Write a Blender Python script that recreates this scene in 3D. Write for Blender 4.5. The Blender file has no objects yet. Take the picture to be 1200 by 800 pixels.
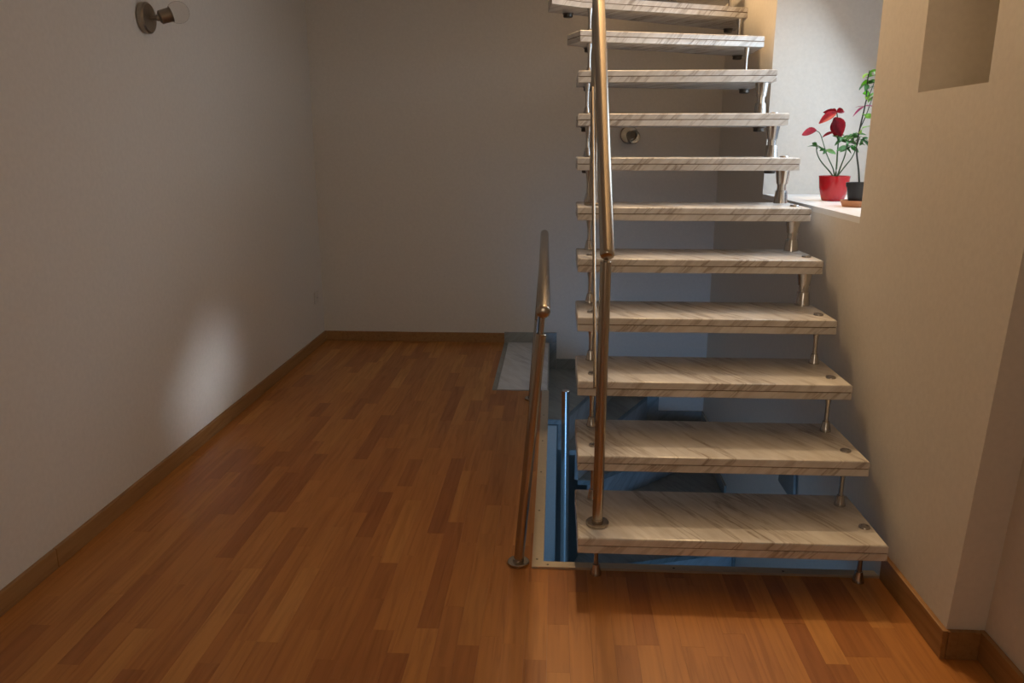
import bpy, bmesh, math, random
from mathutils import Vector, Matrix
rnd = random.Random(7)
scene = bpy.context.scene
COL = scene.collection

# ------------------------------------------------------------------ camera
F_PX, HOR, VPX, CAM_H = 920.0, 170.0, 652.0, 1.34
pitch = math.atan((400 - HOR) / F_PX)
yaw = math.atan((VPX - 600) * math.cos(pitch) / F_PX)
cam_data = bpy.data.cameras.new('camera')
cam_data.sensor_width = 36.0
cam_data.lens = F_PX / 1200 * 36.0
cam_data.clip_start = 0.05
cam = bpy.data.objects.new('camera', cam_data)
COL.objects.link(cam)
cam.location = (0, 0, CAM_H)
cam.rotation_euler = (math.pi / 2 - pitch, 0, yaw)
scene.camera = cam

# ------------------------------------------------------------------ world, lights, exposure
world = bpy.data.worlds.new('world'); scene.world = world
world.use_nodes = True
bg = world.node_tree.nodes['Background']
bg.inputs[0].default_value = (0.55, 0.68, 0.9, 1); bg.inputs[1].default_value = 0.6
vs = scene.view_settings
vs.view_transform = 'Standard'; vs.look = 'None'; vs.gamma = 1.0; vs.use_curve_mapping = False
vs.exposure = 0.0

def area_light(name, loc, direction, sx, sy, power, color):
    d = bpy.data.lights.new(name, 'AREA'); d.shape = 'RECTANGLE'; d.size = sx; d.size_y = sy
    d.energy = power; d.color = color
    o = bpy.data.objects.new(name, d); COL.objects.link(o)
    o.location = loc
    o.rotation_euler = Vector(direction).to_track_quat('-Z', 'Y').to_euler()
    return o
# daylight through the deep window beside the stair
sw = area_light('daylight_stair_window', (1.585, 3.44, 1.74), (-1, 0, -0.75), 1.1, 0.95, 12.5, (0.72, 0.87, 1.0))
sw.data.spread = math.radians(150)
# daylight through the window of the storey below
area_light('daylight_lower_window', (0.5, -0.9, -1.35), (0, 1, 0.12), 1.3, 1.2, 35, (0.22, 0.52, 1.0))
# added warm fill for the room's ambient light, behind the photographer
rw = area_light('rear_fill_light', (-0.25, -2.9, 1.55), (0, 1, 0.6), 1.5, 1.3, 12.5, (1.0, 0.77, 0.49))
rw.data.spread = math.radians(120)
# added narrow light that makes the pale patch on the left wall
sl = area_light('added_patch_light', (1.12, 0.6, 1.75), (-1, 0, 0), 0.04, 0.70, 0.27, (0.90, 0.94, 1.0))
sl.data.spread = math.radians(7)
sl.rotation_euler = ((Vector((-1.62, 3.55, 0.33)) - sl.location).to_track_quat('-Z', 'Y').to_matrix().to_4x4() @ Matrix.Rotation(math.radians(-38), 4, 'Z')).to_euler()
# warm lamp on the landing upstairs
pl = bpy.data.lights.new('landing_lamp_light', 'POINT'); pl.energy = 180; pl.color = (1.0, 0.69, 0.38)
pl.shadow_soft_size = 0.08
plo = bpy.data.objects.new('landing_lamp_light', pl); COL.objects.link(plo); plo.location = (0.12, 4.5, 4.2)

# ------------------------------------------------------------------ node helpers
def new_mat(name):
    m = bpy.data.materials.new(name); m.use_nodes = True
    nt = m.node_tree
    return m, nt, nt.nodes['Principled BSDF']
def N(nt, t, **kw):
    n = nt.nodes.new(t)
    for k, v in kw.items(): setattr(n, k, v)
    return n
def ramp(nt, stops, interp='LINEAR'):
    r = nt.nodes.new('ShaderNodeValToRGB'); cr = r.color_ramp; cr.interpolation = interp
    while len(cr.elements) < len(stops): cr.elements.new(0.5)
    for e, (p, c) in zip(cr.elements, stops):
        e.position = p; e.color = (*c, 1) if len(c) == 3 else c
    return r
def geo_pos(nt, scale=(1, 1, 1), rot=(0, 0, 0)):
    g = N(nt, 'ShaderNodeNewGeometry'); mp = N(nt, 'ShaderNodeMapping')
    mp.inputs['Scale'].default_value = scale; mp.inputs['Rotation'].default_value = rot
    nt.links.new(g.outputs['Position'], mp.inputs['Vector'])
    return mp
def plain(name, col, rough=0.5, metal=0.0, noise=0.0, nscale=40, bump=0.0):
    m, nt, b = new_mat(name)
    b.inputs['Base Color'].default_value = (*col, 1); b.inputs['Roughness'].default_value = rough
    b.inputs['Metallic'].default_value = metal
    if noise or bump:
        mp = geo_pos(nt); nz = N(nt, 'ShaderNodeTexNoise'); nz.inputs['Scale'].default_value = nscale
        nz.inputs['Detail'].default_value = 4
        nt.links.new(mp.outputs[0], nz.inputs['Vector'])
        if noise:
            r = ramp(nt, [(0.3, tuple(c * (1 - noise) for c in col)), (0.7, tuple(min(1, c * (1 + noise)) for c in col))])
            nt.links.new(nz.outputs['Fac'], r.inputs[0]); nt.links.new(r.outputs[0], b.inputs['Base Color'])
        if bump:
            bp = N(nt, 'ShaderNodeBump'); bp.inputs['Strength'].default_value = bump; bp.inputs['Distance'].default_value = 0.004
            nt.links.new(nz.outputs['Fac'], bp.inputs['Height']); nt.links.new(bp.outputs[0], b.inputs['Normal'])
    return m
M = {}
M['wall'] = plain('wall_plaster', (0.70, 0.66, 0.605), 0.75, 0, 0.03, 60, 0.12)
M['ceiling'] = plain('ceiling_paint', (0.75, 0.72, 0.68), 0.85, 0, 0.02, 30)
M['sill'] = plain('sill_white', (0.85, 0.85, 0.85), 0.3, 0, 0.02, 12)
M['frame'] = plain('window_white', (0.8, 0.8, 0.8), 0.35, 0, 0.02, 20)
M['plastic'] = plain('socket_white', (0.62, 0.57, 0.52), 0.4, 0, 0.01, 20)
M['pot_red'] = plain('pot_red_glaze', (0.46, 0.012, 0.018), 0.16, 0, 0.06, 8)
M['pot_black'] = plain('pot_black', (0.018, 0.019, 0.022), 0.45, 0, 0.1, 30)
M['terracotta'] = plain('terracotta', (0.50, 0.22, 0.10), 0.7, 0, 0.12, 40)
M['soil'] = plain('soil', (0.03, 0.02, 0.014), 0.95, 0, 0.4, 120, 0.6)
M['stem'] = plain('stem_green', (0.06, 0.11, 0.045), 0.6, 0, 0.2, 60)
M['stem_dark'] = plain('stem_dark', (0.03, 0.035, 0.025), 0.6, 0, 0.2, 60)
M['leaf_dark'] = plain('leaf_dark', (0.10, 0.27, 0.085), 0.45, 0, 0.3, 70)
M['leaf_light'] = plain('leaf_light', (0.22, 0.50, 0.06), 0.45, 0, 0.25, 70)
M['leaf_red'] = plain('leaf_red', (0.42, 0.008, 0.03), 0.4, 0, 0.25, 60)
M['leaf_pink'] = plain('leaf_pink', (0.50, 0.05, 0.16), 0.4, 0, 0.25, 60)
M['glue'] = plain('joint_brown', (0.16, 0.10, 0.05), 0.8, 0, 0.1, 60)
M['black'] = plain('rubber_black', (0.02, 0.02, 0.02), 0.6, 0, 0.1, 60)
M['bronze'] = plain('lamp_brushed_metal', (0.34, 0.30, 0.25), 0.35, 1.0, 0.06, 30)
M['fixture'] = plain('fixture_grey', (0.22, 0.23, 0.22), 0.5, 0.2, 0.05, 30)
M['trim'] = plain('trim_anodised', (0.55, 0.48, 0.38), 0.42, 0.65, 0.04, 50)
M['screw'] = plain('screw_dark', (0.10, 0.09, 0.08), 0.4, 1.0, 0.04, 80)
M['concrete'] = plain('slab_core', (0.45, 0.43, 0.40), 0.9, 0, 0.1, 25)
M['chrome'] = plain('chrome', (0.50, 0.485, 0.47), 0.20, 1.0, 0.03, 30)

def steel(name, col, rough):
    m, nt, b = new_mat(name)
    b.inputs['Metallic'].default_value = 1.0
    mp = geo_pos(nt, (900, 900, 6)); nz = N(nt, 'ShaderNodeTexNoise'); nz.inputs['Scale'].default_value = 1.0
    nt.links.new(mp.outputs[0], nz.inputs['Vector'])
    r = ramp(nt, [(0.3, tuple(c * 0.9 for c in col)), (0.7, col)]); nt.links.new(nz.outputs['Fac'], r.inputs[0])
    nt.links.new(r.outputs[0], b.inputs['Base Color'])
    b.inputs['Roughness'].default_value = rough
    return m
M['steel'] = steel('brushed_stainless', (0.46, 0.41, 0.35), 0.27)
M['steel_cool'] = steel('stainless_tube', (0.60, 0.60, 0.60), 0.22)

def glass(name, col, rough):
    m, nt, b = new_mat(name)
    b.inputs['Base Color'].default_value = (*col, 1); b.inputs['Roughness'].default_value = rough
    b.inputs['Transmission Weight'].default_value = 1.0; b.inputs['IOR'].default_value = 1.45
    return m
M['pane'] = glass('window_glass', (1, 1, 1), 0.0)
def frosted(name, col):
    m, nt, b = new_mat(name)
    b.inputs['Base Color'].default_value = (*col, 1); b.inputs['Roughness'].default_value = 0.2
    b.inputs['Transmission Weight'].default_value = 1.0; b.inputs['IOR'].default_value = 1.12
    mp = geo_pos(nt); nz = N(nt, 'ShaderNodeTexNoise'); nz.inputs['Scale'].default_value = 30
    nt.links.new(mp.outputs[0], nz.inputs['Vector'])
    r = ramp(nt, [(0.3, tuple(c * .97 for c in col)), (0.7, col)]); nt.links.new(nz.outputs['Fac'], r.inputs[0])
    nt.links.new(r.outputs[0], b.inputs['Base Color'])
    return m
M['globe'] = frosted('clear_glass', (0.92, 0.9, 0.87))

def marble(name, base, mid, vein, rough, scale=1.0, vein_amt=1.0):
    """white stone with slanted grey-brown streaks"""
    m, nt, b = new_mat(name)
    L = nt.links.new
    g = N(nt, 'ShaderNodeNewGeometry'); oi = N(nt, 'ShaderNodeObjectInfo')
    off = N(nt, 'ShaderNodeVectorMath', operation='MULTIPLY_ADD')
    cmb = N(nt, 'ShaderNodeCombineXYZ')
    for k in range(3): L(oi.outputs['Random'], cmb.inputs[k])
    L(cmb.outputs[0], off.inputs[0]); off.inputs[1].default_value = (3.1, 5.3, 1.7); L(g.outputs['Position'], off.inputs[2])
    def dot(v):
        d = N(nt, 'ShaderNodeVectorMath', operation='DOT_PRODUCT'); L(off.outputs[0], d.inputs[0]); d.inputs[1].default_value = v
        return d.outputs['Value']
    sv, tv, uv = dot((-0.64, -0.37, 0.64)), dot((0.5, -0.87, 0.0)), dot((0.7, 0.0, 0.7))
    def layer(sc, detail, dist):
        cv = N(nt, 'ShaderNodeCombineXYZ')
        for k, (src, f) in enumerate(zip((sv, tv, uv), sc)):
            mu_ = N(nt, 'ShaderNodeMath', operation='MULTIPLY'); L(src, mu_.inputs[0]); mu_.inputs[1].default_value = f
            L(mu_.outputs[0], cv.inputs[k])
        nz = N(nt, 'ShaderNodeTexNoise'); nz.inputs['Scale'].default_value = scale; nz.inputs['Detail'].default_value = detail
        nz.inputs['Distortion'].default_value = dist; nz.inputs['Roughness'].default_value = 0.6
        L(cv.outputs[0], nz.inputs['Vector']); return nz
    # veins are slanted sheets: the noise is stretched along them
    n1 = layer((27, 1.7, 2.4), 5, 0.25)
    n2 = layer((7, 1.5, 1.8), 4, 0.3)
    n3 = layer((45, 6, 8), 5, 0.2)
    r2 = ramp(nt, [(0.30, mid), (0.62, base)]); L(n2.outputs['Fac'], r2.inputs[0])
    # thin line veins where n1 crosses 0.5
    s = N(nt, 'ShaderNodeMath', operation='SUBTRACT'); L(n1.outputs['Fac'], s.inputs[0]); s.inputs[1].default_value = 0.45
    a = N(nt, 'ShaderNodeMath', operation='ABSOLUTE'); L(s.outputs[0], a.inputs[0])
    rv = ramp(nt, [(0.0, (1, 1, 1)), (0.012, (0.75, 0.75, 0.75)), (0.05, (0, 0, 0))]); L(a.outputs[0], rv.inputs[0])
    gate = ramp(nt, [(0.38, (1, 1, 1)), (0.60, (0.16, 0.16, 0.16))]); L(n2.outputs['Fac'], gate.inputs[0])
    mu = N(nt, 'ShaderNodeMath', operation='MULTIPLY'); L(rv.outputs[0], mu.inputs[0]); L(gate.outputs[0], mu.inputs[1])
    mu2 = N(nt, 'ShaderNodeMath', operation='MULTIPLY'); L(mu.outputs[0], mu2.inputs[0]); mu2.inputs[1].default_value = vein_amt
    mx = N(nt, 'ShaderNodeMix', data_type='RGBA'); L(mu2.outputs[0], mx.inputs[0]); L(r2.outputs[0], mx.inputs[6]); mx.inputs[7].default_value = (*vein, 1)
    r3 = ramp(nt, [(0.32, (0.84, 0.82, 0.80)), (0.6, (1, 1, 1))]); L(n3.outputs['Fac'], r3.inputs[0])
    mm = N(nt, 'ShaderNodeMix', data_type='RGBA', blend_type='MULTIPLY'); mm.inputs[0].default_value = 1.0
    L(mx.outputs[2], mm.inputs[6]); L(r3.outputs[0], mm.inputs[7])
    L(mm.outputs[2], b.inputs['Base Color']); b.inputs['Roughness'].default_value = rough
    return m
M['marble'] = marble('marble_white', (0.78, 0.765, 0.745), (0.63, 0.61, 0.585), (0.23, 0.17, 0.125), 0.22, 1.0, 0.72)
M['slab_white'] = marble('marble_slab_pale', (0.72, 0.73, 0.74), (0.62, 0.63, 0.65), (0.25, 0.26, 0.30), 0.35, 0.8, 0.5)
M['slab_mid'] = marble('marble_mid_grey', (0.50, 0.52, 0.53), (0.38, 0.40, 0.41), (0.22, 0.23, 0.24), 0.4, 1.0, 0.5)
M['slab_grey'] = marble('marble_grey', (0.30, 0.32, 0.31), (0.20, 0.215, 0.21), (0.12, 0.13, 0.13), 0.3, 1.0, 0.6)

def wood(name, dark, mid, light, rough, source, rot=0.0):
    m, nt, b = new_mat(name); L = nt.links.new
    if source == 'object':
        oi = N(nt, 'ShaderNodeObjectInfo'); rv = oi.outputs['Random']
    elif source == 'attr':
        at = N(nt, 'ShaderNodeAttribute'); at.attribute_name = 'tint'; rv = at.outputs['Fac']
    else:
        v = N(nt, 'ShaderNodeValue'); v.outputs[0].default_value = 0.4; rv = v.outputs[0]
    tint = ramp(nt, [(0.0, dark), (0.22, tuple((a + c) / 2 for a, c in zip(dark, mid))), (0.45, mid), (0.75, mid), (1.0, light)])
    L(rv, tint.inputs[0])
    g = N(nt, 'ShaderNodeNewGeometry')
    cmb = N(nt, 'ShaderNodeCombineXYZ'); L(rv, cmb.inputs[0]); L(rv, cmb.inputs[1]); L(rv, cmb.inputs[2])
    off = N(nt, 'ShaderNodeVectorMath', operation='MULTIPLY_ADD'); L(cmb.outputs[0], off.inputs[0])
    off.inputs[1].default_value = (17.3, 31.7, 0); L(g.outputs['Position'], off.inputs[2])
    mp = N(nt, 'ShaderNodeMapping'); mp.inputs['Scale'].default_value = (55, 3.2, 55); mp.inputs['Rotation'].default_value = (0, 0, rot)
    L(off.outputs[0], mp.inputs['Vector'])
    nz = N(nt, 'ShaderNodeTexNoise'); nz.inputs['Scale'].default_value = 1.0; nz.inputs['Detail'].default_value = 5; nz.inputs['Distortion'].default_value = 0.8
    L(mp.outputs[0], nz.inputs['Vector'])
    r = ramp(nt, [(0.26, (0.74, 0.68, 0.62)), (0.5, (0.96, 0.95, 0.94)), (0.75, (1.08, 1.08, 1.06))]); L(nz.outputs['Fac'], r.inputs[0])
    mm = N(nt, 'ShaderNodeMix', data_type='RGBA', blend_type='MULTIPLY'); mm.inputs[0].default_value = 1.0
    L(tint.outputs[0], mm.inputs[6]); L(r.outputs[0], mm.inputs[7]); L(mm.outputs[2], b.inputs['Base Color'])
    rr = ramp(nt, [(0.3, (rough + .08,) * 3), (0.7, (rough,) * 3)]); L(nz.outputs['Fac'], rr.inputs[0]); L(rr.outputs[0], b.inputs['Roughness'])
    return m
FD, FM, FL = (0.34, 0.122, 0.030), (0.48, 0.200, 0.050), (0.57, 0.265, 0.072)
M['plank'] = wood('floor_strip_wood', FD, FM, FL, 0.36, 'object')
M['plank_stuff'] = wood('floor_strip_wood_far', FD, FM, FL, 0.36, 'attr')
M['baseboard'] = wood('baseboard_wood', (0.30, 0.155, 0.055), (0.34, 0.18, 0.065), (0.38, 0.2, 0.075), 0.45, 'value')
M['baseboard_x'] = wood('baseboard_wood_cross', (0.30, 0.155, 0.055), (0.34, 0.18, 0.065), (0.38, 0.2, 0.075), 0.45, 'value', math.pi / 2)

# ------------------------------------------------------------------ geometry helpers
def finish(bm, name, mat, parent=None, smooth=None):
    bmesh.ops.recalc_face_normals(bm, faces=bm.faces)
    me = bpy.data.meshes.new(name); bm.to_mesh(me); bm.free()
    me.materials.append(M[mat] if isinstance(mat, str) else mat)
    if smooth is not None:
        for p in me.polygons: p.use_smooth = True
        if smooth < 3.1: me.set_sharp_from_angle(angle=smooth)
    o = bpy.data.objects.new(name, me); COL.objects.link(o)
    if parent: o.parent = parent
    return o
def add_box(bm, x0, x1, y0, y1, z0, z1):
    v = [bm.verts.new((x, y, z)) for z in (z0, z1) for y in (y0, y1) for x in (x0, x1)]
    for f in ((0, 2, 3, 1), (4, 5, 7, 6), (0, 1, 5, 4), (2, 6, 7, 3), (0, 4, 6, 2), (1, 3, 7, 5)):
        bm.faces.new([v[i] for i in f])
    return v
def box(name, mat, b, parent=None, bevel=0.0):
    bm = bmesh.new(); add_box(bm, *b)
    if bevel:
        bmesh.ops.bevel(bm, geom=list(bm.edges), offset=bevel, segments=2, affect='EDGES', profile=0.6)
    return finish(bm, name, mat, parent)
def add_prism(bm, poly, axis, a0, a1):
    """extrude polygon along axis; poly gives the two other coordinates in axis order"""
    def P(u, v, a):
        return {'x': (a, u, v), 'y': (u, a, v), 'z': (u, v, a)}[axis]
    lo = [bm.verts.new(P(u, v, a0)) for u, v in poly]; hi = [bm.verts.new(P(u, v, a1)) for u, v in poly]
    n = len(poly)
    bm.faces.new(lo[::-1]); bm.faces.new(hi)
    for i in range(n): bm.faces.new((lo[i], lo[(i + 1) % n], hi[(i + 1) % n], hi[i]))
def prism(name, mat, poly, axis, a0, a1, parent=None, bevel=0.0, seg=3, top_only=False):
    bm = bmesh.new(); add_prism(bm, poly, axis, a0, a1)
    if bevel:
        es = [e for e in bm.edges if (not top_only or (e.verts[0].co.z > (a0 + a1) / 2 and e.verts[1].co.z > (a0 + a1) / 2))]
        bmesh.ops.bevel(bm, geom=es, offset=bevel, segments=seg, affect='EDGES', profile=0.5)
    return finish(bm, name, mat, parent, 0.7 if bevel else None)
def add_lathe(bm, prof, mat4=Matrix(), seg=24):
    rings = []
    for r, z in prof:
        if r < 1e-6: rings.append([bm.verts.new(mat4 @ Vector((0, 0, z)))])
        else: rings.append([bm.verts.new(mat4 @ Vector((r * math.cos(2 * math.pi * k / seg), r * math.sin(2 * math.pi * k / seg), z))) for k in range(seg)])
    for A, B in zip(rings, rings[1:]):
        for k in range(seg):
            k2 = (k + 1) % seg
            if len(A) == 1 and len(B) == 1: continue
            if len(A) == 1: bm.faces.new((A[0], B[k], B[k2]))
            elif len(B) == 1: bm.faces.new((A[k], A[k2], B[0]))
            else: bm.faces.new((A[k], A[k2], B[k2], B[k]))
    if len(rings[0]) > 1: bm.faces.new(rings[0][::-1])
    if len(rings[-1]) > 1: bm.faces.new(rings[-1])
def lathe(name, mat, prof, mat4=Matrix(), parent=None, seg=24, smooth=0.6):
    bm = bmesh.new(); add_lathe(bm, prof, mat4, seg); return finish(bm, name, mat, parent, smooth)
def along(p, q):
    """matrix placing local +Z from p towards q"""
    p, q = Vector(p), Vector(q); d = (q - p)
    return Matrix.Translation(p) @ d.to_track_quat('Z', 'Y').to_matrix().to_4x4(), d.length
def rod(name, mat, p, q, r, parent=None, seg=20, cap=0.0):
    m4, L = along(p, q)
    prof = [(r, 0), (r, L)] if not cap else [(0, 0), (r - cap, 0), (r, cap), (r, L - cap), (r - cap, L), (0, L)]
    return lathe(name, mat, prof, m4, parent, seg)
def tube(name, mat, pts, radii, parent=None, seg=8):
    """smooth tube through points"""
    pts = [Vector(p) for p in pts]
    fine, rr = [], []
    n = len(pts)
    for i in range(n - 1):
        p0, p1, p2, p3 = pts[max(i - 1, 0)], pts[i], pts[i + 1], pts[min(i + 2, n - 1)]
        for k in range(4):
            t = k / 4
            fine.append(0.5 * ((2 * p1) + (p2 - p0) * t + (2 * p0 - 5 * p1 + 4 * p2 - p3) * t * t + (3 * p1 - p0 - 3 * p2 + p3) * t ** 3))
            rr.append(radii[i] * (1 - t) + radii[i + 1] * t)
    fine.append(pts[-1]); rr.append(radii[-1])
    bm = bmesh.new(); rings = []
    for i, p in enumerate(fine):
        d = (fine[min(i + 1, len(fine) - 1)] - fine[max(i - 1, 0)]).normalized()
        q = d.to_track_quat('Z', 'Y')
        rings.append([bm.verts.new(p + q @ Vector((rr[i] * math.cos(2 * math.pi * k / seg), rr[i] * math.sin(2 * math.pi * k / seg), 0))) for k in range(seg)])
    for A, B in zip(rings, rings[1:]):
        for k in range(seg): bm.faces.new((A[k], A[(k + 1) % seg], B[(k + 1) % seg], B[k]))
    bm.faces.new(rings[0][::-1]); bm.faces.new(rings[-1])
    return finish(bm, name, mat, parent, 3.2)
def empty(name, loc=(0, 0, 0)):
    o = bpy.data.objects.new(name, None); COL.objects.link(o); o.location = loc; o.empty_display_size = 0.1
    return o
def under(o, root):
    """parent keeping world coordinates baked in mesh"""
    o.parent = root; o.matrix_parent_inverse = Matrix.Translation(root.location).inverted(); return o
def tag(o, label, cat, group=None):
    o['label'] = label; o['category'] = cat
    if group: o['group'] = group
    return o
def struct(o, label=None, cat=None):
    o['kind'] = 'structure'
    if label: o['label'] = label
    if cat: o['category'] = cat
    return o

# ------------------------------------------------------------------ the setting
XL, XR, XN, YB, YF = -1.62, 1.06, 1.16, 5.33, -3.0     # wall planes
ZLOW, ZTOP = -2.7, 5.2
HX, HY = -0.03, 2.345                                    # stairwell edges
CEIL0, CEIL1 = 2.42, 2.62

struct(box('wall_left', 'wall', (XL - 0.2, XL, YF - 0.2, YB + 0.2, 0, ZTOP)), 'warm white plaster wall carrying the wall lamp and socket', 'wall')
struct(box('wall_back', 'wall', (XL, 1.75, YB, YB + 0.2, ZLOW, ZTOP)), 'warm white plaster end wall behind the open stair', 'wall')
# right wall: thick masonry with the deep window recess and the small niche
bm = bmesh.new()
def yl(z): return 1.92 - 0.075 * z                       # its near edge leans
add_prism(bm, [(yl(0), 0), (yl(0), ZLOW), (2.09, ZLOW), (2.09, ZTOP), (yl(2.7), ZTOP), (yl(2.7), 2.7)], 'x', XR, 1.75)
add_box(bm, XR, 1.75, 2.09, 2.48, ZLOW, 1.49); add_box(bm, 1.33, 1.75, 2.09, 2.48, 1.49, 2.05); add_box(bm, XR, 1.75, 2.09, 2.48, 2.05, ZTOP)
add_box(bm, XR, 1.75, 2.48, 2.82, ZLOW, ZTOP)
add_box(bm, XR, 1.75, 2.82, 4.155, ZLOW, 1.075); add_box(bm, XR, 1.75, 2.82, 4.155, 2.3, ZTOP)
add_box(bm, XR, 1.75, 4.155, YB, ZLOW, ZTOP)
struct(finish(bm, 'wall_right', 'wall'), 'thick beige plaster wall beside the stair with window recess', 'wall')
struct(box('wall_right_near', 'wall', (XN, XN + 0.2, YF, 1.98, ZLOW, CEIL0)), 'set-back plaster wall next to the leaning wall corner', 'wall')
# wall behind the photographer, with an opening added for the fill light
bm = bmesh.new()
add_box(bm, XL, -1.0, YF - 0.2, YF, ZLOW, CEIL0); add_box(bm, 0.5, XN + .2, YF - 0.2, YF, ZLOW, CEIL0)
add_box(bm, -1.0, 0.5, YF - 0.2, YF, ZLOW, 0.9); add_box(bm, -1.0, 0.5, YF - 0.2, YF, 2.2, CEIL0)
struct(finish(bm, 'wall_front', 'wall'))
# storey slab above with the stair opening, back strip added to block lamplight; roof ceiling
bm = bmesh.new()
add_box(bm, XL, 0.03, YF, YB, CEIL0, CEIL1); add_box(bm, 0.03, XR, YF, 1.55, CEIL0, CEIL1); add_box(bm, 0.03, 0.3, 4.7, YB, CEIL0, CEIL1); add_box(bm, XR, XN + 0.2, YF, 1.72, CEIL0, CEIL1)
struct(finish(bm, 'ceiling', 'ceiling'))
struct(box('ceiling_upper', 'ceiling', (XL - .2, 1.75, 1.3, YB + .2, ZTOP, ZTOP + 0.1)))
struct(box('wall_upper_front', 'wall', (XL, 1.75, 1.3, 1.5, CEIL1, ZTOP)))
# lower storey
struct(box('floor_lower', 'concrete', (XL - .2, 1.75, YF, YB + .2, ZLOW - 0.1, ZLOW)))
struct(box('wall_lower_front', 'wall', (XL, XR, -1.2, -1.0, ZLOW, -0.2)))
struct(box('wall_lower_left', 'wall', (XL - .2, XL, -1.2, YB, ZLOW, -0.2)))
struct(box('wall_under_landing', 'wall', (XL, 0.024, 4.265, 4.36, ZLOW, -0.222)))

def window(name, x0, x1, y0, y1, z0, z1, axis, label):
    """frame + casement bars + pane; axis is the wall normal"""
    root = struct(empty(name, ((x0 + x1) / 2, (y0 + y1) / 2, z0)), label, 'window')
    w = 0.06
    if axis == 'x':
        bars = [(y0, y1, z0, z0 + w), (y0, y1, z1 - w, z1), (y0, y0 + w, z0 + w, z1 - w), (y1 - w, y1, z0 + w, z1 - w), ((y0 + y1) / 2 - w / 2, (y0 + y1) / 2 + w / 2, z0 + w, z1 - w)]
        for a, b_, c, d in bars: under(box('window_frame', 'frame', (x0, x1, a, b_, c, d), None, 0.004), root)
        under(box('pane', 'pane', ((x0 + x1) / 2 - .003, (x0 + x1) / 2 + .003, y0 + w * .8, y1 - w * .8, z0 + w * .8, z1 - w * .8)), root)
    else:
        bars = [(x0, x1, z0, z0 + w), (x0, x1, z1 - w, z1), (x0, x0 + w, z0 + w, z1 - w), (x1 - w, x1, z0 + w, z1 - w), ((x0 + x1) / 2 - w / 2, (x0 + x1) / 2 + w / 2, z0 + w, z1 - w)]
        for a, b_, c, d in bars: under(box('window_frame', 'frame', (a, b_, y0, y1, c, d), None, 0.004), root)
        under(box('pane', 'pane', (x0 + w * .8, x1 - w * .8, (y0 + y1) / 2 - .003, (y0 + y1) / 2 + .003, z0 + w * .8, z1 - w * .8)), root)
    return root
window('window_1', 1.62, 1.69, 2.82, 4.155, 1.097, 2.3, 'x', 'white framed window deep in the recess behind the plants')
window('added_rear_window', -1.0, 0.5, YF - 0.14, YF - 0.07, 0.9, 2.2, 'y', 'white framed window added behind the photographer for the fill light')  # unseen, added to go with the rear fill light
window('added_slit_window', 1.155, 1.19, 0.45, 0.75, 1.4, 2.1, 'x', 'narrow slit window added in the set-back wall for the patch light')  # unseen, added as a source for the left wall patch
struct(box('trim_1', 'sill', (XR, 1.75, 2.82, 4.155, 1.075, 1.097)), 'white stone sill of the window recess under the plants', 'sill')

# floor : sub-floor with the well cut out, wood strips on top
bm = bmesh.new()
add_box(bm, XL, HX, YF, YB, -0.2, -0.008); add_box(bm, HX, XN + .2, YF, HY, -0.2, -0.008)
floor = struct(finish(bm, 'floor', 'concrete'), 'reddish brown wood strip floor around the stairwell opening', 'floor')
W = 0.062
xs = [XL]
while xs[-1] < XN: xs.append(xs[-1] + W)
TX, TY = -0.062, 2.306                                    # outer edges of the metal trim
SX0, SY0 = -0.345, 4.215                                  # landing slab
def limits(x):
    if x < SX0: return YB
    if x < TX: return SY0
    if x < XR: return TY
    return 1.92
planks = []
for a, b_ in zip(xs, xs[1:]):
    cuts = [a] + [c for c in (SX0, TX, XR) if a + .004 < c < b_ - .004] + [min(b_, XN)]
    y = YF + rnd.uniform(-0.5, 0)
    while y < YB:
        L = rnd.choice((0.22, 0.30, 0.36, 0.40, 0.46, 0.52, 0.58, 0.64)) * rnd.uniform(0.9, 1.1)
        t = rnd.random()
        for c0, c1 in zip(cuts, cuts[1:]):
            lim = limits((c0 + c1) / 2); y0, y1 = max(y, YF), min(y + L, lim)
            if y1 - y0 > 0.004: planks.append((c0, c1, y0, y1, t))
        y += L
def shown(p):
    x, y = (p[0] + p[1]) / 2, (p[2] + p[3]) / 2
    zc = y * math.cos(pitch) + CAM_H * math.sin(pitch)
    if zc < 0.5: return 0
    u = 600 + F_PX * (x + y * math.tan(yaw)) / zc; v = HOR + F_PX * CAM_H / max(y, .1)
    if not (-60 < u < 1260) or y < 1.72: return 0
    return (p[1] - p[0]) * (p[3] - p[2]) / zc ** 3
planks.sort(key=shown, reverse=True)
bmu = bmesh.new(); add_box(bmu, -.5, .5, -.5, .5, -1, 0)
strip_mesh = bpy.data.meshes.new('strip'); bmu.to_mesh(strip_mesh); bmu.free(); strip_mesh.materials.append(M['plank'])
GAP = 0.0003
for p in planks[:300]:
    o = bpy.data.objects.new('floor_strip', strip_mesh); COL.objects.link(o); o.parent = floor
    o.location = ((p[0] + p[1]) / 2, (p[2] + p[3]) / 2, rnd.uniform(-0.0002, 0.0002))
    o.scale = (p[1] - p[0] - GAP, p[3] - p[2] - GAP, 0.008)
bm = bmesh.new(); tl = bm.faces.layers.float.new('tint')
for p in planks[300:]:
    n0 = len(bm.faces)
    add_box(bm, p[0] + GAP / 2, p[1] - GAP / 2, p[2] + GAP / 2, p[3] - GAP / 2, -0.008, 0)
    bm.faces.ensure_lookup_table()
    for f in bm.faces[n0:]: f[tl] = p[4]
far = finish(bm, 'far_floor_strips', 'plank_stuff', floor); far['kind'] = 'stuff'

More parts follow.
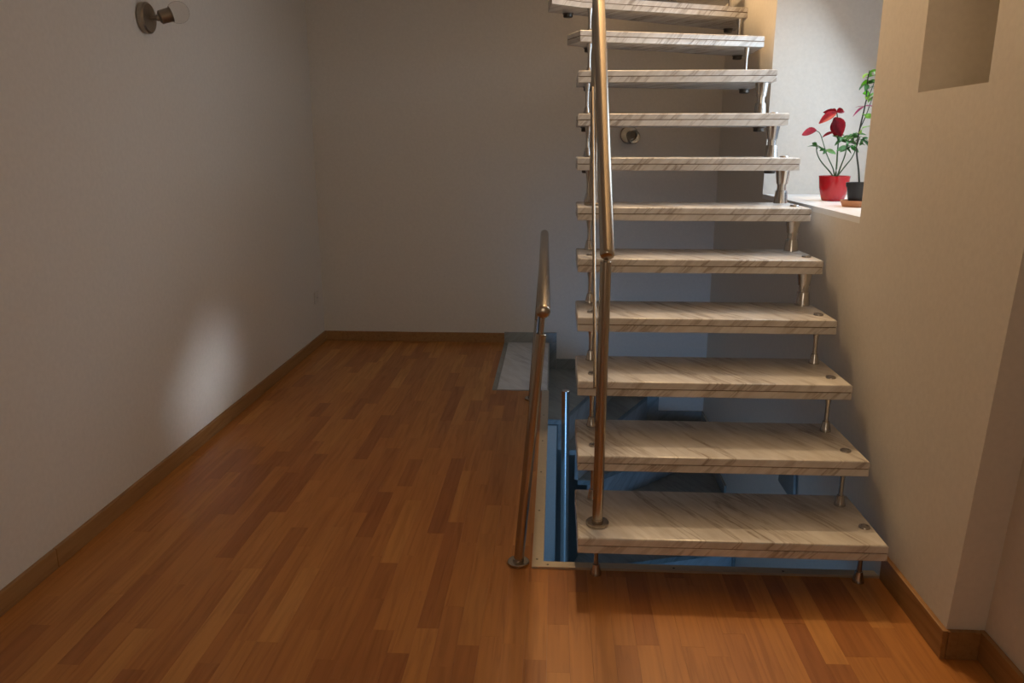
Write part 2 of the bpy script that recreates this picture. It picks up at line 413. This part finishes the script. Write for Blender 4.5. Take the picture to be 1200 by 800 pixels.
# baseboards
def bb(name, pieces, mat='baseboard', label=None):
    root = struct(empty(name), label, 'baseboard')
    for k, b_ in enumerate(pieces): box('board', mat, b_, root, 0.003)
    return root
BH, BT = 0.068, 0.015
bb('baseboard_left', [(XL, XL + BT, -2.9, 2.225, 0, BH), (XL, XL + BT, 2.227, YB - BT, 0, BH)], 'baseboard', 'brown wooden baseboard along the wall with the socket')
bb('baseboard_back', [(XL, SX0, YB - BT, YB, 0, BH)], 'baseboard_x', 'brown wooden baseboard along the end wall')
bb('baseboard_right', [(XR - BT, XR, 1.915 - BT, 2.306, 0, 0.086)], 'baseboard', 'brown wooden baseboard at the foot of the stair wall')
bb('baseboard_return', [(XR - BT + .016, XN - BT, 1.915 - BT, 1.915, 0, 0.084)], 'baseboard_x', 'short brown wooden baseboard on the wall corner return')
bb('baseboard_near', [(XN - BT, XN, -2.9, 1.915, 0, 0.084)], 'baseboard', 'brown wooden baseboard on the set-back wall')

# metal trim around the well, mitred
trim = struct(empty('trim_2', (TX, TY, 0)), 'beige metal edge profile framing the stairwell opening', 'trim')
iw = -0.024
for nm, poly in (('edge_profile', [(TX, TY), (iw, TY + 0.042), (iw, SY0 - .002), (TX, SY0 - .002)]), ('edge_profile', [(TX, TY), (XR - BT, TY), (XR - BT, TY + .042), (iw, TY + .042)])):
    o = under(prism(nm, 'trim', poly, 'z', -0.03, 0.004, None), trim)
# raised lip on both profiles
for poly in ([(TX, TY), (TX + .008, TY + .009), (TX + .008, SY0 - .002), (TX, SY0 - .002)], [(TX, TY), (XR - BT, TY), (XR - BT, TY + .009), (TX + .008, TY + .009)]):
    under(prism('profile_lip', 'trim', poly, 'z', 0.004, 0.008), trim)
for sx, sy in ((-0.046, 2.36), (-0.046, 2.72), (-0.046, 3.08), (-0.046, 3.44), (-0.046, 3.8), (-0.01, 2.327), (0.4, 2.327), (0.75, 2.327)):
    under(lathe('screw', 'screw', [(0.004, 0.0035), (0.004, 0.0046), (0.002, 0.0052), (0, 0.0052)], Matrix.Translation((sx, sy, 0)), None, 12), trim)

# ------------------------------------------------------------------ landing slab and lower stair
ls = tag(empty('lower_staircase', (0.4, 4.8, ZLOW)), 'grey marble winder stair leading down into the stairwell', 'staircase')
R1 = 0.185
def LS(o): return under(o, ls)
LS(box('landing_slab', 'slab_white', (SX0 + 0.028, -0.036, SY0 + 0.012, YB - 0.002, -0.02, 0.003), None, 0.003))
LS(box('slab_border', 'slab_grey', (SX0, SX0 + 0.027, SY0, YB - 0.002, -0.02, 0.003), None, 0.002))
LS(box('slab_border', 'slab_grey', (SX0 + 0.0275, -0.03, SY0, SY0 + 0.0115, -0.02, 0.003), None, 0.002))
piv = (0.045, 4.262)
edges = [((-0.03, 4.262), (-0.03, YB)),             # riser lines: inner point, outer point
         ((0.05, 4.262), (0.44, YB)),
         ((0.15, 4.262), (0.67, YB)),
         ((0.22, 4.262), (XR, 5.08)),
         ((0.20, 4.20), (XR, 4.52)),
         ((0.10, 3.88), (XR, 4.18)),
         ((0.08, 3.68), (XR, 3.86)),
         ((0.08, 3.50), (XR, 3.57)),
         ((0.08, 3.32), (XR, 3.32)),
         ((0.08, 3.07), (XR, 3.07))]
for k in range(1, 10):
    (i0, o0), (i1, o1) = edges[k - 1], edges[k]
    poly = [i0, i1, o1]
    if o0[1] == YB and o1[0] == XR: poly.append((XR, YB))
    poly.append(o0)
    # shrink slightly off the walls
    poly = [(min(x, XR - .002), min(y, YB - .002)) for x, y in poly]
    cl = []
    for q in poly:
        if not cl or (abs(q[0] - cl[-1][0]) + abs(q[1] - cl[-1][1])) > 1e-4: cl.append(q)
    zt = -R1 * k
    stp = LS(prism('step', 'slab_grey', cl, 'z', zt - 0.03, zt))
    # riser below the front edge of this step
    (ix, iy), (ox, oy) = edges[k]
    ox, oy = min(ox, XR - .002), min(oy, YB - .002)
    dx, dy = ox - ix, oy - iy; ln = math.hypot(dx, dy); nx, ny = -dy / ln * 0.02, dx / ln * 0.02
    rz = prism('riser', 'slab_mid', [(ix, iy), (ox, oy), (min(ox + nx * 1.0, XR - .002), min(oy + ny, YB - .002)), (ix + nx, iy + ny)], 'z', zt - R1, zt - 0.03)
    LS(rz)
rz = LS(box('riser', 'slab_white', (-0.046, -0.034, 4.262, YB - .002, -R1, -0.02)))
# solid string under the inner ends
LS(prism('inner_string', 'slab_grey', [(4.24, -0.93), (4.06, -1.1), (3.82, -1.30), (3.57, -1.48), (3.32, -1.67), (3.07, -1.85), (3.07, -2.2), (4.24, -1.25)], 'x', 0.055, 0.085))
# stepped stone skirting on the end wall and the side wall
sk = [(SX0, 0.02, -0.0, 0.075), (-0.028, 0.02, -R1, 0.0), (0.0205, 0.45, -R1, -R1 + 0.072), (0.45, 0.52, -2 * R1, -R1 + 0.072), (0.52, 0.66, -2 * R1, -2 * R1 + 0.072),
      (0.66, 0.745, -3 * R1, -2 * R1 + 0.072), (0.745, XR - .002, -3 * R1, -3 * R1 + 0.072)]
for a, b_, c, d in sk: LS(box('skirting', 'slab_grey', (a, min(b_, XR - .003), YB - 0.013, YB - .001, c + .001, d), None, 0.001))
for y0, y1, z0, z1 in ((5.08, YB - .014, -3 * R1, -3 * R1 + .072), (5.01, 5.08, -4 * R1, -3 * R1 + .072), (4.55, 5.01, -4 * R1, -4 * R1 + .072), (4.48, 4.55, -5 * R1, -4 * R1 + .072), (4.21, 4.48, -5 * R1, -5 * R1 + .072), (4.14, 4.21, -6 * R1, -5 * R1 + .072), (3.87, 4.14, -6 * R1, -6 * R1 + .072)):
    LS(box('skirting', 'slab_grey', (XR - 0.013, XR - .001, y0, y1, z0 + .001, z1), None, 0.001))
# newel tube of the lower stair
ly = 3.62
np_ = LS(rod('newel_tube', 'steel_cool', (0.078, ly, -1.8), (0.061, ly, 0.195), 0.0195, None, 24, 0.002))

# ------------------------------------------------------------------ open marble stair
st = tag(empty('open_staircase', (0.55, 2.3, 0)), 'open staircase of white veined marble treads on chrome columns', 'staircase')
def ST(o): return under(o, st)
def SUB(o, part):
    o.parent = part; return o      # part's world matrix is the identity
ZT = [0.187, 0.377, 0.569, 0.748, 0.931, 1.106, 1.291, 1.470, 1.660]
XLt = [0.080, 0.081, 0.082, 0.083, 0.085, 0.086, 0.087, 0.090, 0.092]
XRt = [1.001, 0.997, 0.990, 0.986, 0.981, 0.980, 0.977, 0.972, 0.957]
YT = [2.17 + 0.186 * k for k in range(9)]
DEP = [0.35, 0.35, 0.34, 0.32, 0.31, 0.31, 0.31, 0.31, 0.31]
TH = 0.051
polys = [[(XLt[k], YT[k]), (XRt[k], YT[k]), (XRt[k], YT[k] + DEP[k]), (XLt[k], YT[k] + DEP[k])] for k in range(9)]
polys[8][2] = (XRt[8], 4.20)
ZT += [1.853, 2.034, 2.225, 2.415]
polys += [[(0.103, 3.846), (1.0, 4.105), (1.02, 4.56), (0.55, 4.29), (0.16, 4.11), (0.045, 4.0)],
          [(-0.03, 3.955), (0.118, 4.075), (0.985, 4.435), (1.03, 4.93), (0.59, 4.636), (-0.05, 4.21)],
          [(-0.06, 4.08), (0.08, 4.24), (1.03, 4.86), (1.03, 5.29), (0.62, 5.29), (-0.06, 4.46)],
          [(-0.06, 4.34), (0.02, 4.42), (0.70, 5.29), (0.08, 5.29), (-0.06, 4.9)]]
zg = 0.0255
treads = []
for k, (poly, zt) in enumerate(zip(polys, ZT)):
    t = ST(prism('tread', 'marble', poly, 'z', zt - zg + 0.0015, zt, None, 0.007, 3, True))
    cx, cy = sum(p[0] for p in poly) / len(poly), sum(p[1] for p in poly) / len(poly)
    ins = [(cx + (x - cx) * (1 - .0025 / max(abs(x - cx), .05)), cy + (y - cy) * (1 - .0025 / max(abs(y - cy), .05))) for x, y in poly]
    SUB(prism('glue_joint', 'glue', ins, 'z', zt - zg - 0.0016, zt - zg + 0.0016), t)
    SUB(prism('lower_slab', 'marble', poly, 'z', zt - TH, zt - zg - 0.0015, None, 0.0015, 1), t)
    treads.append(t)

# column positions: (x, y) under tread k
CL = [(0.137, YT[k] + 0.09) for k in range(9)] + [(0.150, 3.935), (0.155, 4.103), (0.05, 4.245)]
CR = [(x, YT[k] + 0.085) for k, x in enumerate((0.954, 0.950, 0.946, 0.947, 0.945, 0.940, 0.935, 0.930, 0.915))] + [(0.925, 4.13), (0.955, 4.48), (0.97, 4.84)]
CL[0] = (0.145, 2.285); CR[0] = (0.972, 2.285)
def column(x, y, z0, z1, kind):
    h = z1 - z0
    m4 = Matrix.Translation((x, y, z0))
    if kind == 'thin':
        c = ST(lathe('step_column', 'chrome', [(0.0085, 0.02), (0.0075, h * 0.5), (0.008, h * 0.68), (0.0125, h * 0.93), (0.0135, h)], m4, None, 20, 0.9))
        SUB(lathe('bell_foot', 'chrome', [(0.0185, 0), (0.0185, 0.004), (0.0165, 0.011), (0.0125, 0.030), (0.0115, 0.036), (0.0085, 0.037)], m4, None, 20, 0.7), c)
    else:
        c = ST(lathe('step_column', 'chrome', [(0.0185, 0.03), (0.0175, h * 0.5), (0.0185, h * 0.62)], m4, None, 24, 0.9))
        SUB(lathe('bell_foot', 'chrome', [(0.028, 0), (0.0275, 0.006), (0.0235, h * .34), (0.0225, h * .38), (0.0185, h * .385)], m4, None, 24, 0.7), c)
        SUB(lathe('bell_head', 'chrome', [(0.0185, h * .58), (0.022, h * .585), (0.0225, h * .64), (0.0275, h - .012), (0.0295, h)], m4, None, 24, 0.7), c)
    return c
def cap(x, y, z, part):
    SUB(lathe('bolt_cap', 'chrome', [(0.0175, 0), (0.0175, 0.003), (0.0155, 0.006), (0.010, 0.0068), (0.0095, 0.0055), (0, 0.0055)], Matrix.Translation((x, y, z)), None, 24, 0.6), part)
for k in range(12):
    zb = 0.0 if k == 0 else ZT[k - 1]
    if k == 0: zb = 0.0085 * 0 + 0.0
    column(*CL[k], zb, ZT[k] - TH, 'thin')
    column(*CR[k], zb, ZT[k] - TH, 'thick' if 4 <= k <= 8 else 'thin')
    if k not in (0, 5): cap(*CL[k], ZT[k], treads[k])
    cap(*CR[k], ZT[k], treads[k])
# nuts of the through-bolts under each tread, where the next column stands
for k in range(11):
    for (x, y) in (CL[k + 1], CR[k + 1]):
        SUB(lathe('bolt_nut', 'screw', [(0.020, -0.020), (0.024, -0.017), (0.024, -0.004), (0.028, -0.003), (0.028, 0)], Matrix.Translation((x, y, ZT[k] - TH)), None, 20, 0.6), treads[k])

# stair handrail
def rail_post(base, top, r, add, flange=True):
    p = add(rod('rail_post', 'steel', base, top, r, None, 24, 0.0015))
    if flange:
        m4, L = along(base, top)
        up = Matrix.Translation(Vector(base))
        SUB(lathe('post_flange', 'steel', [(0.034, 0), (0.036, 0.002), (0.036, 0.009), (0.033, 0.012), (0.0185, 0.0125), (0.018, 0.02), (0.0166, 0.0205)], up, None, 32, 0.6), p)
    d = (Vector(top) - Vector(base)).normalized()
    return p, d
RX = 0.147
s0, s1 = Vector((RX, 2.205, 1.035)), Vector((0.142, 3.98, 2.78))
rs = (s1 - s0).normalized()
ST(lathe('handrail', 'steel', [(0, 0), (0.013, 0.0005), (0.0185, 0.004), (0.021, 0.011), (0.021, (s1 - s0).length - .01), (0.015, (s1 - s0).length), (0, (s1 - s0).length)], along(s0, s1)[0], None, 32, 0.9))
def on_rail(y): return s0 + (s1 - s0) * ((y - s0.y) / (s1.y - s0.y))
for (px, py, pz) in ((0.144, 2.262, ZT[0]), (0.150, YT[5] + 0.10, ZT[5])):
    rt = on_rail(py)
    p, d = rail_post((px, py, pz), (rt.x, py, rt.z - 0.075), 0.0165, ST)
    SUB(rod('post_pin', 'steel', (rt.x, py, rt.z - 0.078), (rt.x, py, rt.z - 0.012), 0.0075, None, 14), p)
m0 = Vector((0.128, 2.30, 0.62)); m1 = Vector((0.135, 3.16, 1.555))
ST(rod('mid_rail', 'steel', m0, m1, 0.006, None, 16, 0.002))

# ------------------------------------------------------------------ railing on the floor along the well
rl = tag(empty('floor_railing', (-0.11, 2.34, 0)), 'leaning stainless steel railing with two posts on the wooden floor', 'railing')
def RL(o): return under(o, rl)
b0, b1 = Vector((-0.107, 2.336, 0.0)), Vector((-0.118, 4.06, 0.0))
t0, t1 = Vector((-0.032, 2.30, 0.855)), Vector((-0.056, 4.16, 0.888))
RL(lathe('handrail', 'steel', [(0, 0), (0.012, 0.0005), (0.0185, 0.004), (0.021, 0.011), (0.021, (t1 - t0).length - .011), (0.0185, (t1 - t0).length - .004), (0, (t1 - t0).length)], along(t0, t1)[0], None, 32, 0.9))
for b_, yy in ((b0, 2.336), (b1, 4.06)):
    tp = t0 + (t1 - t0) * ((yy - t0.y) / (t1.y - t0.y))
    dv = (tp - b_)
    p, d = rail_post(b_, b_ + dv * (1 - 0.075 / dv.length), 0.0165, RL)
    SUB(rod('post_pin', 'steel', b_ + dv * (1 - 0.078 / dv.length), b_ + dv * (1 - 0.012 / dv.length), 0.0075, None, 14), p)
RL(rod('mid_rail', 'steel', b0 + (t0 - b0) * 0.5 + Vector((-0.008, 0.03, 0)), b1 + (t1 - b1) * 0.5 + Vector((-0.010, 0.0, 0)), 0.006, None, 16, 0.002))

# ------------------------------------------------------------------ wall lamps, socket, small fixture
def wall_lamp(pos, normal, head_dir, label):
    root = tag(empty('wall_lamp', pos), label, 'lamp', None)
    n = Vector(normal); P = Vector(pos); h = Vector(head_dir).normalized()
    under(lathe('base_disc', 'bronze', [(0.052, 0), (0.058, 0.004), (0.058, 0.022), (0.052, 0.028), (0.020, 0.032), (0, 0.033)], along(P, P + n)[0], None, 36), root)
    j = P + n * 0.062
    a = under(rod('arm', 'bronze', P + n * 0.03, j, 0.008, None, 14), root)
    under(lathe('swivel_joint', 'bronze', [(0, -0.013), (0.009, -0.010), (0.013, 0), (0.009, 0.010), (0, 0.013)], Matrix.Translation(j), None, 16, 3.2), root)
    under(lathe('lamp_socket', 'bronze', [(0, 0), (0.018, 0.002), (0.026, 0.008), (0.027, 0.052), (0.024, 0.052), (0.0235, 0.04), (0, 0.04)], along(j, j + h)[0], None, 28), root)
    R = 0.042; c = 0.078
    prof = [(0.022, 0.046)] + [(R * math.sin(math.radians(t)), c - R * math.cos(math.radians(t))) for t in range(35, 180, 12)] + [(0, c + R)]
    under(lathe('glass_globe', 'globe', prof, along(j, j + h)[0], None, 28, 3.2), root)
    return root
wall_lamp((XL, 3.20, 1.822), (1, 0, 0), (0.80, 0.50, 0.32), 'brushed metal wall lamp with clear globe above the bare floor')
wall_lamp((0.472, YB, 1.405), (0, -1, 0), (0.22, -0.93, -0.18), 'brushed metal wall lamp on end wall behind the treads')

sk_ = tag(empty('wall_socket', (XL, 5.17, 0.335)), 'small white wall socket low near the room corner', 'socket')
under(box('cover_plate', 'plastic', (XL, XL + 0.009, 5.13, 5.21, 0.295, 0.375), None, 0.003), sk_)
under(lathe('socket_well', 'plastic', [(0.021, 0.002), (0.021, 0.011), (0.0185, 0.011), (0.0185, 0.0095), (0, 0.0095)], along((XL, 5.17, 0.335), (XL + 1, 5.17, 0.335))[0], None, 24), sk_)
for dy in (-0.0095, 0.0095): under(rod('pin_hole', 'black', (XL + .009, 5.17 + dy, 0.335), (XL + .0098, 5.17 + dy, 0.335), 0.0025, None, 10), sk_)

fx = tag(empty('well_light', (XR, 3.36, -0.16)), 'grey tapered wall light on the stairwell wall below the treads', 'lamp')
under(prism('shade', 'fixture', [(3.18, -0.160), (3.42, -0.160), (3.385, 0.0), (3.215, 0.0)], 'x', XR - 0.020, XR - 0.006, None, 0.003, 2), fx)
under(box('back_plate', 'fixture', (XR - 0.006, XR, 3.25, 3.35, -0.13, -0.03), None, 0.002), fx)

# ------------------------------------------------------------------ plants on the sill
def leaf_mesh(name, L, Wd, mat, fold=0.25, droop=0.3, n=6):
    bm = bmesh.new(); rows = []
    for i in range(n + 1):
        t = i / n; w = Wd * math.sin(math.pi * min(1, t * 0.96 + 0.02)) ** 0.75 * (1 - 0.25 * t) / 2
        x = L * t; z = -droop * L * t * t
        rows.append([bm.verts.new((x, s * w, z + abs(s) * fold * w)) for s in (-1, -0.5, 0, 0.5, 1)])
    for A, B in zip(rows, rows[1:]):
        for k in range(4): bm.faces.new((A[k], A[k + 1], B[k + 1], B[k]))
    r = bmesh.ops.solidify(bm, geom=list(bm.faces), thickness=0.0006)
    bmesh.ops.recalc_face_normals(bm, faces=bm.faces)
    me = bpy.data.meshes.new(name); bm.to_mesh(me); bm.free(); me.materials.append(M[mat])
    for p in me.polygons: p.use_smooth = True
    return me
def put_leaf(me, pos, yaw_, pitch_, roll, sc, root):
    o = bpy.data.objects.new('leaf', me); COL.objects.link(o)
    o.location = Vector(pos) - root.location; o.rotation_euler = (roll, pitch_, yaw_); o.scale = (sc,) * 3
    o.parent = root
    return o
LG = leaf_mesh('leaf_green', 0.043, 0.023, 'leaf_dark')
LB = leaf_mesh('leaf_bright', 0.045, 0.034, 'leaf_light')
LR = leaf_mesh('leaf_red', 0.075, 0.042, 'leaf_red', 0.3, 0.25)
LRB = leaf_mesh('leaf_red_broad', 0.085, 0.07, 'leaf_red', 0.35, 0.35)
LP = leaf_mesh('leaf_pink', 0.07, 0.03, 'leaf_pink', 0.3, 0.2)
SZ = 1.097
# red pot
px, py = 1.245, 3.66
pr = tag(empty('potted_plant', (px, py, SZ)), 'plant with red leaf tops in a glossy red pot', 'plant')
under(lathe('pot', 'pot_red', [(0, 0), (0.042, 0), (0.048, 0.004), (0.056, 0.03), (0.062, 0.06), (0.066, 0.102), (0.067, 0.110), (0.063, 0.110), (0.062, 0.10), (0.056, 0.092), (0, 0.095)], Matrix.Translation((px, py, SZ)), None, 40, 0.7), pr)
under(lathe('soil', 'soil', [(0.0605, 0.088), (0.061, 0.099), (0.03, 0.104), (0, 0.103)], Matrix.Translation((px, py, SZ)), None, 24, 3.2), pr)
# a pixel step on the plant plane is about 4.05 mm; u right (x), v up (z) relative to pot centre/top
def pp(u, v, d=0.0): return (px + u, py + d, SZ + 0.098 + v)
stems = [([(0.0, 0.0, 0), (-0.02, 0.03, .01), (-0.06, 0.075, .02), (-0.082, 0.115, .02), (-0.085, 0.15, .02)], 0.0035),
         ([(0.0, 0.0, 0), (-0.012, 0.04, -.01), (-0.04, 0.085, -.02), (-0.06, 0.12, -.03), (-0.09, 0.19, -.035), (-0.108, 0.205, -.035)], 0.003),
         ([(0.004, 0.0, 0), (0.004, 0.06, 0), (0.002, 0.12, .0), (0.0, 0.19, .0), (-0.012, 0.26, .0), (-0.018, 0.285, 0)], 0.0042),
         ([(0.008, 0.0, 0), (0.025, 0.05, .01), (0.04, 0.09, .02), (0.05, 0.15, .02), (0.055, 0.19, .02)], 0.0032),
         ([(0.008, 0.0, .01), (0.035, 0.05, -.01), (0.062, 0.095, -.02), (0.078, 0.15, -.02), (0.085, 0.18, -.02)], 0.0032),
         ([(0.006, 0.0, -.01), (0.018, 0.06, -.02), (0.026, 0.10, -.03), (0.03, 0.14, -.03)], 0.003)]
for pts, r in stems:
    under(tube('stem', 'stem', [pp(*q) for q in pts], [r * (1 - 0.45 * i / (len(pts) - 1)) for i in range(len(pts))], None, 8), pr)
def tuft(me, centres, root, n, seed, sc=(0.7, 1.2), pit=(-0.5, 0.5)):
    rr = random.Random(seed)
    for c in centres:
        a0 = rr.uniform(0, 6.28)
        for k in range(n):
            put_leaf(me, c, a0 + k * 2.4 + rr.uniform(-.3, .3), rr.uniform(*pit), rr.uniform(-1.1, 1.1), rr.uniform(*sc), root)
tuft(LG, [pp(-0.085, 0.145, .02), pp(-0.075, 0.135, .02), pp(-0.058, 0.125, -.03)], pr, 3, 3)
tuft(LG, [pp(0.045, 0.13, .02), pp(0.055, 0.185, .02), pp(0.05, 0.16, .02), pp(0.078, 0.15, -.02), pp(0.085, 0.18, -.02), pp(0.03, 0.14, -.03), pp(0.02, 0.17, 0), pp(-.005, 0.18, 0), pp(0.065, 0.14, .02), pp(0.095, 0.17, -.02), pp(0.07, 0.19, 0)], pr, 4, 9)
put_leaf(LR, pp(-0.108, 0.207, -.035), math.pi + .2, 0.12, 1.1, 1.05, pr)
put_leaf(LRB, pp(-0.030, 0.262, -.01), -0.5, 1.0, 1.0, 1.0, pr)
put_leaf(LRB, pp(-0.018, 0.255, .01), 0.5, 1.15, -0.7, 0.95, pr)
put_leaf(LR, pp(-0.02, 0.20, .0), math.pi - .6, 0.2, 0.4, 0.7, pr)
for a, pt, s in ((math.pi + .1, 0.45, 1.0), (math.pi - .9, -0.1, 0.7), (-1.2, -0.35, 0.6), (0.3, -0.2, 0.55), (2.0, -.3, .6)):
    put_leaf(LR, pp(-0.018, 0.285, 0), a, pt, rnd.choice((-1, 1)) * rnd.uniform(.7, 1.2), s * 1.1, pr)

# black pot on terracotta saucer
qx, qy = 1.228, 3.31
p2 = tag(empty('potted_plant', (qx, qy, SZ)), 'thin stemmed plant with light green leaves in a black pot', 'plant')
sa = tag(lathe('plant_saucer', 'terracotta', [(0, 0), (0.058, 0), (0.066, 0.022), (0.068, 0.026), (0.064, 0.026), (0.056, 0.006), (0, 0.006)], Matrix.Translation((qx, qy, SZ)), None, 36, 0.7), 'round terracotta saucer under the black pot', 'saucer')
zq = SZ + 0.0065
under(lathe('pot', 'pot_black', [(0, 0), (0.036, 0), (0.047, 0.07), (0.047, 0.073), (0.051, 0.073), (0.052, 0.09), (0.048, 0.09), (0.046, 0.075), (0, 0.07)], Matrix.Translation((qx, qy, zq)), None, 32, 0.7), p2)
under(lathe('soil', 'soil', [(0.046, 0.068), (0.046, 0.078), (0.02, 0.081), (0, 0.08)], Matrix.Translation((qx, qy, zq)), None, 20, 3.2), p2)
def qq(u, v, d=0.0): return (qx + u, qy + d, zq + v)
for pts, r in (([(0, .075, 0), (-0.01, .14, 0), (-0.026, .22, 0), (-.022, .30, 0), (-.01, .40, 0), (-0.012, .47, 0), (-.008, .52, 0)], .0042), ([(-.022, .30, 0), (0.0, .35, .01), (0.018, .42, .01)], .0025), ([(-.01, .40, 0), (0.008, .45, 0), (0.02, .50, 0)], .002)):
    under(tube('stem', 'stem_dark', [qq(*p) for p in pts], [r * (1 - .5 * i / (len(pts) - 1)) for i in range(len(pts))], None, 8), p2)
tuft(LB, [qq(-.008, .51), qq(0.0, .48, .01), qq(0.015, .50), qq(0.008, .43, .01), qq(.012, .42, 0)], p2, 3, 21, (0.6, 1.0))
tuft(LG, [qq(-.012, .47), qq(0.018, .46)], p2, 3, 22, (0.8, 1.2))
tuft(LB, [qq(-.012, .30), qq(-.008, .35)], p2, 2, 5, (0.7, 1.0))
put_leaf(LP, qq(-.012, .385), math.pi - .2, 0.6, 0.5, 0.8, p2); put_leaf(LP, qq(-.015, .385), 0.2, -0.1, 0.3, 0.9, p2); put_leaf(LP, qq(-.012, .385), math.pi - .4, -.1, 0, 0.5, p2)
